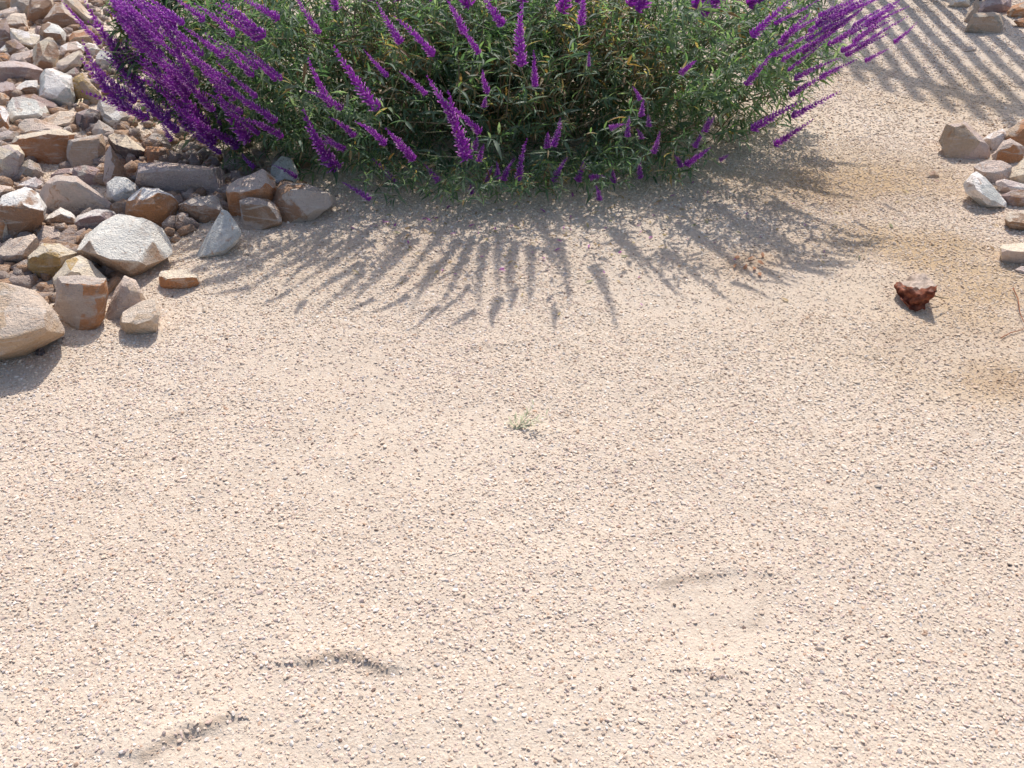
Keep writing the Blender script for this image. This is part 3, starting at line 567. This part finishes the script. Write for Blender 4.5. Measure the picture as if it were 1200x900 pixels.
for _ in range(12):                               # small blooms low in the middle
    u = random.uniform(545, 850); v = random.uniform(130, 205-.1*abs(u-600)); HERO.append((u, v, u-random.uniform(-8, 10), v+random.uniform(12, 26), random.uniform(.8, 1)))
for u, v, bu, bv, w in HERO:
    T = on_dome(u, v, 1.02); B = on_dome(bu, bv, .97)
    d = T-B; L_ = np.linalg.norm(d); dB = (B-CAMP)@FW
    px_len = math.hypot(u-bu, v-bv)*dB/F
    if L_ > 1.5*px_len:                           # keep foreshortening modest: pull the tip towards the base's depth
        r = ray(u, v); T = CAMP+r*(dB-.3*px_len) if (T-CAMP)@FW < dB else CAMP+r*(dB+.3*px_len)
    if T[2] < .03: T[2] = .03
    if B[2] < .03: B[2] = .03
    spike(T, B, w)
# spikes above the picture whose shadows fall on the gravel: from the shadow's tip back along the sun
SHADOW = [(245,340),(275,352),(300,322),(345,346),(400,362),(430,345),(470,340),(520,361),(548,362),(575,345),(595,366),(628,357),(655,335),(680,357),(735,386),(770,330),(797,353),(856,362),(880,320),(905,335),(970,322),(1000,275),(930,290),(1010,240),(985,225),(1020,200),(330,300),(365,320)]
sn = np.array(S)
for u, v in SHADOW:
    g = ground(u, v); e = sn/BR; o_ = (g-BC)/BR; t = -(o_@e)/(e@e); p = g+sn*t
    for _ in range(40):
        if proj(p)[1] < -72: break
        t += .02; p = g+sn*t
    out = p-(BASE+np.array([0, 0, .25])); out /= np.linalg.norm(out)
    out = out+np.array([0, 0, .35]); out /= np.linalg.norm(out)
    spike(p, p-out*random.uniform(.25, .34), .9)
cnt = 0
while cnt < 26:                                   # the rest of the bush, above and behind the picture
    a = random.uniform(0, 6.283); z = random.uniform(.1, 1)
    r = math.sqrt(1-z*z); p = BC+BR*np.array([math.cos(a)*r, math.sin(a)*r, z])*random.uniform(.95, 1.02)
    if proj(p)[1] > -25: continue
    out = p-(BASE+np.array([0, 0, .1])); out /= np.linalg.norm(out); out = out+np.array([0, 0, .3]); out /= np.linalg.norm(out)
    b = p-out*random.uniform(.18, .3)
    if proj(b)[1] > -8: continue
    spike(p, b, .95); cnt += 1
print("spikes", len(stems))

# leaves
def leaf_shape(k):
    rr = random.Random(k); n = 6; V = []; Fc = []
    droop = rr.uniform(.25, .75); fold = rr.uniform(.25, .55)
    for i in range(n):
        t = i/(n-1); w = .105*math.sin(math.pi*min(1, .06+t*.97))**.8*(1-.35*t) if 0 < i < n-1 else .012
        z = -droop*t*t*.55+.1*t; wz = fold*w
        V += [(-w, t, z+wz), (0, t, z), (w, t, z+wz)]
    for i in range(n-1):
        a = i*3; Fc += [(a, a+1, a+4, a+3), (a+1, a+2, a+5, a+4)]
    return np.array(V), np.array(Fc)
LS = [leaf_shape(k) for k in range(6)]
pos, dirs, lens, roll, shp, tints = [], [], [], [], [], []
GREEN = np.array([(.088, .140, .085), (.11, .165, .112), (.080, .130, .088), (.125, .175, .088), (.20, .235, .175)])
DEAD = np.array([(.30, .19, .10), (.38, .27, .16), (.22, .12, .06)])
def add_leaf(p, d, L_, dead=.05):
    if p[2] < .012: return
    pos.append(p); dirs.append(d/np.linalg.norm(d)); lens.append(L_); roll.append(random.gauss(0, .5)); shp.append(random.randrange(6))
    if random.random() < dead: c = DEAD[random.randrange(3)]*random.uniform(.8, 1.2)
    else: c = GREEN[random.randrange(5)]*random.uniform(.75, 1.3)
    tints.append(c)
def spray(p, ax, n, Ls, dead=.05):
    a1 = np.cross(ax, [0, 0, 1.]); a1 /= np.linalg.norm(a1)+1e-6; a2 = np.cross(ax, a1); L_ = Ls*1.1
    for i in range(n):
        t = i/n; q = p-ax*L_*(1-t); ph = random.uniform(-.4, .4)+(i % 2)*math.pi/2
        for sgn in (-1, 1):
            side = (a1*math.cos(ph)+a2*math.sin(ph))*sgn
            dd = side*(1.0-.5*t)+ax*(.55+.6*t)+np.array([0, 0, -.18])+np.array([random.gauss(0, .18) for _ in range(3)])
            add_leaf(q, dd, Ls*(1-.45*t)*random.uniform(.75, 1.2), dead)
twigs = []
def dead_zone(p):
    u, v, _ = proj(p); s = 0.05
    for cu, cv, r in ((715, 40, 55), (600, 115, 50), (450, 65, 45), (760, 85, 40), (650, 110, 40)):
        s = max(s, .42*math.exp(-((u-cu)**2+(v-cv)**2)/r**2))
    return s
ns = 0
while ns < 5600:
    v = rng.normal(size=3); v /= np.linalg.norm(v)
    k = random.random()**.55
    p = BC+np.array([-.06, .05, -.18])+BR*v*k*np.array([.92, .74, .62])
    if p[2] < .03: continue
    # gaps: clumped density
    cl = mnoise.noise(Vector(p)*5.5)
    if cl < -.2 and k > .8 and random.random() < .8: continue
    ax = v*np.array([1, 1, 1])+np.array([0, 0, .35])+rng.normal(size=3)*.4; ax /= np.linalg.norm(ax)
    spray(p, ax, random.randint(3, 5), random.uniform(.032, .060), dead_zone(p)); ns += 1
    if random.random() < .22: twigs.append((p, p-ax*random.uniform(.15, .35)*np.array([1, 1, 1.2])))
for k in range(1000):                              # fuller flanks
    u, v = (random.uniform(125, 330), random.uniform(-25, 165)) if k % 5 else (random.uniform(800, 985), random.uniform(-20, 140))
    if u < 330 and v > 88+.62*(u-125): continue
    if u > 800 and v > 172-.55*(u-830): continue
    p = on_dome(u, v, random.uniform(.5, .92)); ax = (p-BC)/BR+rng.normal(size=3)*.35+np.array([0, 0, .3]); ax /= np.linalg.norm(ax)
    spray(p, ax, 4, random.uniform(.034, .058), .04)
for pts in stems:                                 # leaf pairs along the flowering stems
    for i in range(3, 9):
        if random.random() < .6:
            ax = pts[i]-pts[i-1]; ax = ax/np.linalg.norm(ax); spray(pts[i], ax, 2, random.uniform(.04, .062), .04)
for _ in range(170):                              # dark hanging leaves where the bush meets the rocks
    u = random.uniform(255, 440); v = random.uniform(110, 198)
    p = on_dome(u, v, random.uniform(.86, 1.0)); ax = np.array([random.gauss(-.3, .5), -1, random.uniform(-.2, .6)]); ax /= np.linalg.norm(ax)
    spray(p, ax, 3, random.uniform(.03, .05), .05)
# low skirt of leaves along the front edge, down to the gravel
for _ in range(380):
    u = random.uniform(420, 830); vv = 196+22*math.exp(-((u-560)/170)**2)+random.gauss(0, 11)-max(0, u-720)*.10
    p = ground(u, vv, random.uniform(.03, .14)); ax = np.array([random.gauss(0, .5), -1, random.uniform(-.1, .7)]); ax /= np.linalg.norm(ax)
    spray(p+np.array([0, random.uniform(0, .14), 0]), ax, 3, random.uniform(.028, .046), .1)
pos, dirs, lens, roll, shp, tints = map(np.array, (pos, dirs, lens, roll, shp, tints))
up = np.tile([0, 0, 1.], (len(pos), 1)); X = np.cross(dirs, up); X /= np.linalg.norm(X, axis=1, keepdims=True)+1e-9; Z = np.cross(X, dirs)
cr, sr = np.cos(roll)[:, None], np.sin(roll)[:, None]; X, Z = X*cr+Z*sr, Z*cr-X*sr
MM = np.stack([X, dirs, Z], -1)*lens[:, None, None]
pj = proj(pos); infr = (pj[:, 0] > 5) & (pj[:, 0] < 1195) & (pj[:, 1] > 5) & (pj[:, 1] < 260)
depthdome = np.linalg.norm((pos-BC)/BR, axis=1)
score = np.where(infr, lens/pj[:, 2]*(1+np.clip(depthdome-.9, -.5, .2)*4)*(pos[:, 1] < BC[1]), 0)
sel = np.argsort(-score)[:290]; rest = np.ones(len(pos), bool); rest[sel] = False
lmesh = []
for k in range(6):
    for c in range(3):
        m = np_mesh("leaf", *LS[k]); col = GREEN[(k+c) % 5]*(.8+.25*c)
        fattr(m, 'tint', np.tile([*col, 1], (len(LS[k][0]), 1)), 'FLOAT_COLOR'); m.materials.append(M_leaf); lmesh.append(m)
for i in sel:
    o = link("leaf", lmesh[shp[i]*3+random.randrange(3)], bush)
    m4 = Matrix.Identity(4)
    for a in range(3):
        for b in range(3): m4[a][b] = MM[i, a, b]
        m4[a][3] = pos[i, a]-bush.location[a]
    o.matrix_local = m4
Vs, Fs, Ts, off = [], [], [], 0
for k in range(6):
    idx = np.where(rest & (shp == k))[0]; V0, F0 = LS[k]
    W = np.einsum('nij,vj->nvi', MM[idx], V0)+pos[idx][:, None]-np.array(bush.location)
    Vs.append(W.reshape(-1, 3)); Fs.append((F0[None]+(np.arange(len(idx))*len(V0))[:, None, None]).reshape(-1, 4)+off); off += len(idx)*len(V0)
    Ts.append(np.repeat(np.c_[tints[idx], np.ones(len(idx))], len(V0), 0))
m = np_mesh("leaves", np.concatenate(Vs), np.concatenate(Fs)); fattr(m, 'tint', np.concatenate(Ts), 'FLOAT_COLOR')
tag(link("leaves", m, bush, M_leaf), kind='stuff')
Vs, Fs, off = [], [], 0
for p, q in twigs:
    q = q.copy(); q[2] = max(q[2], .02); mid = (p+q)/2+rng.normal(size=3)*.015
    V, Fc = tube([q, mid, p], .0028, .0014, 4); Vs.append(V-np.array(bush.location)); Fs.append(Fc+off); off += len(V)
tag(link("twigs", np_mesh("twigs", np.concatenate(Vs), np.concatenate(Fs)), bush, M_twig), kind='stuff')
print("leaves", len(pos))

# ---------------------------------------------------------------- fence beyond the picture (only its barred shadow falls into view)
FH = 2.90                                         # picket height; the rail sits .2 below
a = ground(1030, 86); b = ground(1200, 137); zr = FH-.26
def shade(p, z): return np.array([p[0], p[1], 0])+sn*(z/sn[2])
A_, B_ = shade(a, zr), shade(b, zr); A_[2] = B_[2] = 0
fd = (B_-A_)/np.linalg.norm(B_-A_); spc = np.linalg.norm(B_-A_)*36/170
fence = bpy.data.objects.new("metal_fence", None); COL.objects.link(fence); fence.location = A_
fence.rotation_euler = (0, 0, math.atan2(fd[1], fd[0]))
tag(fence, 'tall black metal picket fence behind the bush, known by its barred shadow on the gravel', 'fence')
def box(name, x0, x1, y0, y1, z0, z1):
    bm = bmesh.new(); bmesh.ops.create_cube(bm, size=1)
    for v in bm.verts: v.co = Vector((x0 if v.co.x < 0 else x1, y0 if v.co.y < 0 else y1, z0 if v.co.z < 0 else z1))
    bmesh.ops.bevel(bm, geom=bm.edges[:], offset=.002, segments=1, affect='EDGES')
    m = bpy.data.meshes.new(name); bm.to_mesh(m); bm.free(); m.materials.append(M_metal); return m
pm = box("picket", -.026, .026, -.013, .013, .05, FH)
n0, n1 = -4, 9
for i in range(n0, n1):
    o = link("picket", pm, fence); o.location = (i*spc, 0, 0)
for z in (zr, .25): link("rail", box("rail", n0*spc-.05, n1*spc, .0145, .060, z-.055, z+.055), fence)
for i in (n0, n1): link("post", box("post", i*spc-.09, i*spc-.045, -.022, .022, 0, FH+.05), fence)

# ---------------------------------------------------------------- small things on the gravel
w = bpy.data.objects.new("weed", None); COL.objects.link(w); g = ground(605, 503); g[2] = float(gh(g[0], g[1])); w.location = g
tag(w, 'tiny pale green weed sprouting alone in the open gravel', 'weed')
for i in range(8):
    a = random.choice([random.uniform(-.2, 1.5), random.uniform(0, 3.2)]); L_ = random.uniform(.02, .065); d = np.array([math.cos(a)*.8+.25, math.sin(a)*.7, random.uniform(.25, .8)])
    pts = [d*L_*t+np.array([0, 0, -.018*t*t]) for t in np.linspace(0, 1, 5)]
    V, Fc = tube(pts, .0016, .0006, 4); Vs2, Fs2 = [V], [Fc]; o_ = len(V)
    for t in np.linspace(.3, 1, 4):
        V0, F0 = LS[i % 6]; aa = a+random.uniform(-1.3, 1.3); q = Vector((math.cos(aa), math.sin(aa), .5)).to_track_quat('Y', 'Z').to_matrix()
        Vs2.append((V0*.018)@np.array(q).T+d*L_*t); Fs2.append(F0+o_); o_ += len(V0)
    link("sprig", np_mesh("sprig", np.concatenate(Vs2), np.concatenate(Fs2)), w, M_weed)
def lay(name, pxs, r, mat, label, cat, z=.006):
    P = []
    for (u, v) in pxs:
        q = ground(u, v, z); q[2] += float(gh(q[0], q[1])); P.append(q)
    o0 = P[0].copy(); V, Fc = tube([p-o0 for p in P], r, r*.6, 6); o = link(name, np_mesh(name, V, Fc), mat=mat); o.location = o0
    return tag(o, label, cat)
lay("twig", [(1187, 338), (1193, 350), (1195, 366), (1199, 376), (1206, 384)], .0015, M_dryleaf, 'thin red twig curving along the right edge below the brick like block', 'twig', .008)
lay("twig", [(1172, 398), (1184, 391), (1196, 387), (1206, 382)], .0013, M_dryleaf, 'short reddish twig lying crosswise below the curved red twig', 'twig', .006)
lay("straw", [(91, 124), (93, 117), (97, 116), (96, 121), (93, 126), (90, 126)], .003, M_straw, 'small curl of pale straw under the ochre rock', 'straw', .03)
dl = [(866, 303), (876, 307), (887, 309), (893, 305), (872, 318), (884, 316), (862, 312), (889, 322)]
DLAB = ['upper left', 'upper middle', 'lower middle', 'rightmost', 'lower left', 'central', 'leftmost', 'lowest']
for i, (u, v) in enumerate(dl):
    V0, F0 = LS[i % 6]; V0 = V0*np.array([2.6, 1, .8])*.022
    m = np_mesh("dry_leaf", V0, F0); o = link("dry_leaf", m, mat=M_rustleaf); q = ground(u, v); o.location = (q[0], q[1], float(gh(q[0], q[1]))+.004)
    o.rotation_euler = (random.uniform(-.2, .5), random.uniform(-.5, .5), random.uniform(0, 6.28))
    tag(o, DLAB[i]+' crumb in the scatter of rust red leaf bits by the bush shadow', 'dry leaf', 'rust red leaf crumbs on the gravel')
# the curled dead leaf alone on the gravel
g = ground(1074, 366); g[2] = float(gh(g[0], g[1]))+.002; D0 = (g-CAMP)@FW
ROWS = [[(1060, 331), (1066, 325), (1073, 321), (1083, 322), (1090, 328)], [(1057, 333), (1064, 329), (1074, 327), (1085, 328), (1094, 332)],
        [(1052, 331), (1060, 334), (1068, 337), (1080, 338), (1099, 335)], [(1049, 337), (1056, 340), (1066, 344), (1080, 345), (1097, 341)],
        [(1050, 342), (1058, 347), (1067, 351), (1079, 352), (1094, 347)], [(1057, 350), (1062, 354), (1068, 358), (1077, 357), (1089, 353)], [(1064, 358), (1067, 361), (1071, 366), (1076, 364), (1082, 359)]]
RZ = [.075, .05, .0, -.01, -.008, -.004, 0]
def udz(u, v): return np.interp(u, [1049, 1071, 1099], [.075, .0, -.045])*(366-v)/34
ROWS = [([p for p in row], rz) for row, rz in zip(ROWS, RZ)]
bm = bmesh.new(); grid = [[bm.verts.new(Vector(CAMP+ray(*p)*(D0+dz+udz(*p)+random.uniform(-.007, .007))-g)) for p in row] for row, dz in ROWS]
for a in range(len(grid)-1):
    for c in range(4):
        f = bm.faces.new((grid[a][c], grid[a][c+1], grid[a+1][c+1], grid[a+1][c])); f.material_index = 0 if a < 2 else 1; f.smooth = True
bmesh.ops.subdivide_edges(bm, edges=bm.edges[:], cuts=4, use_grid_fill=True)
bm.normal_update()
for v_ in bm.verts:
    q = v_.co*60; v_.co += v_.normal*(.009*mnoise.noise(q)+.006*mnoise.noise(q*2.3))+Vector((.002*mnoise.noise(q*3), 0, .004*mnoise.noise(q*4) if v_.is_boundary else 0))
m = bpy.data.meshes.new("blade"); bm.to_mesh(m); bm.free()
dlf = bpy.data.objects.new("curled_leaf", None); COL.objects.link(dlf); dlf.location = g
tag(dlf, 'curled dead leaf with a pale arched top and red brown underside, alone on the gravel', 'dead leaf')
bl = link("blade", m, dlf, [mat_simple("leaf_outer", (.36, .275, .22), None, var=.3, scale=70), mat_simple("leaf_inner", (.24, .085, .045), (.60, .14, .04), .35, .6, .8, 75)])
md = bl.modifiers.new("thickness", 'SOLIDIFY'); md.thickness = .0012
P = [CAMP+ray(*p)*(D0+d_)-g for p, d_ in (((1096, 347), -.02), ((1104, 349), -.01), ((1112, 350), .0))]
V, Fc = tube(P, .0018, .001, 5); link("petiole", np_mesh("petiole", V, Fc), dlf, M_twig)
# fallen bits under and around the bush
Vs, Fs, off = [], [], 0; Ts = []
for _ in range(420):
    u = random.gauss(620, 230); v = random.gauss(255, 38)
    if v < 205 or v > 420 or (u < 420 and v > 270): continue
    q = ground(u, v); V0, F0 = LS[random.randrange(6)]; L_ = random.uniform(.008, .026)
    Rm = np.array(Matrix.Rotation(random.random()*6.3, 3, 'Z') @ Matrix.Rotation(random.uniform(-.4, .4), 3, 'X'))
    Vs.append((V0*L_*np.array([1.6, 1, .6]))@Rm.T+np.array([q[0], q[1], float(gh(q[0], q[1]))+.004])); Fs.append(F0+off); off += len(V0)
    c = random.choice([(.36, .24, .14), (.28, .17, .10), (.42, .32, .20), (.20, .20, .12), (.34, .10, .38)]); Ts.append(np.tile([*c, 1], (len(V0), 1)))
m = np_mesh("leaf_litter", np.concatenate(Vs), np.concatenate(Fs)); fattr(m, 'tint', np.concatenate(Ts), 'FLOAT_COLOR')
tag(link("leaf_litter", m, mat=M_leaf), 'dry leaf bits and fallen petals scattered on the gravel around the bush', 'leaf litter', kind='stuff')
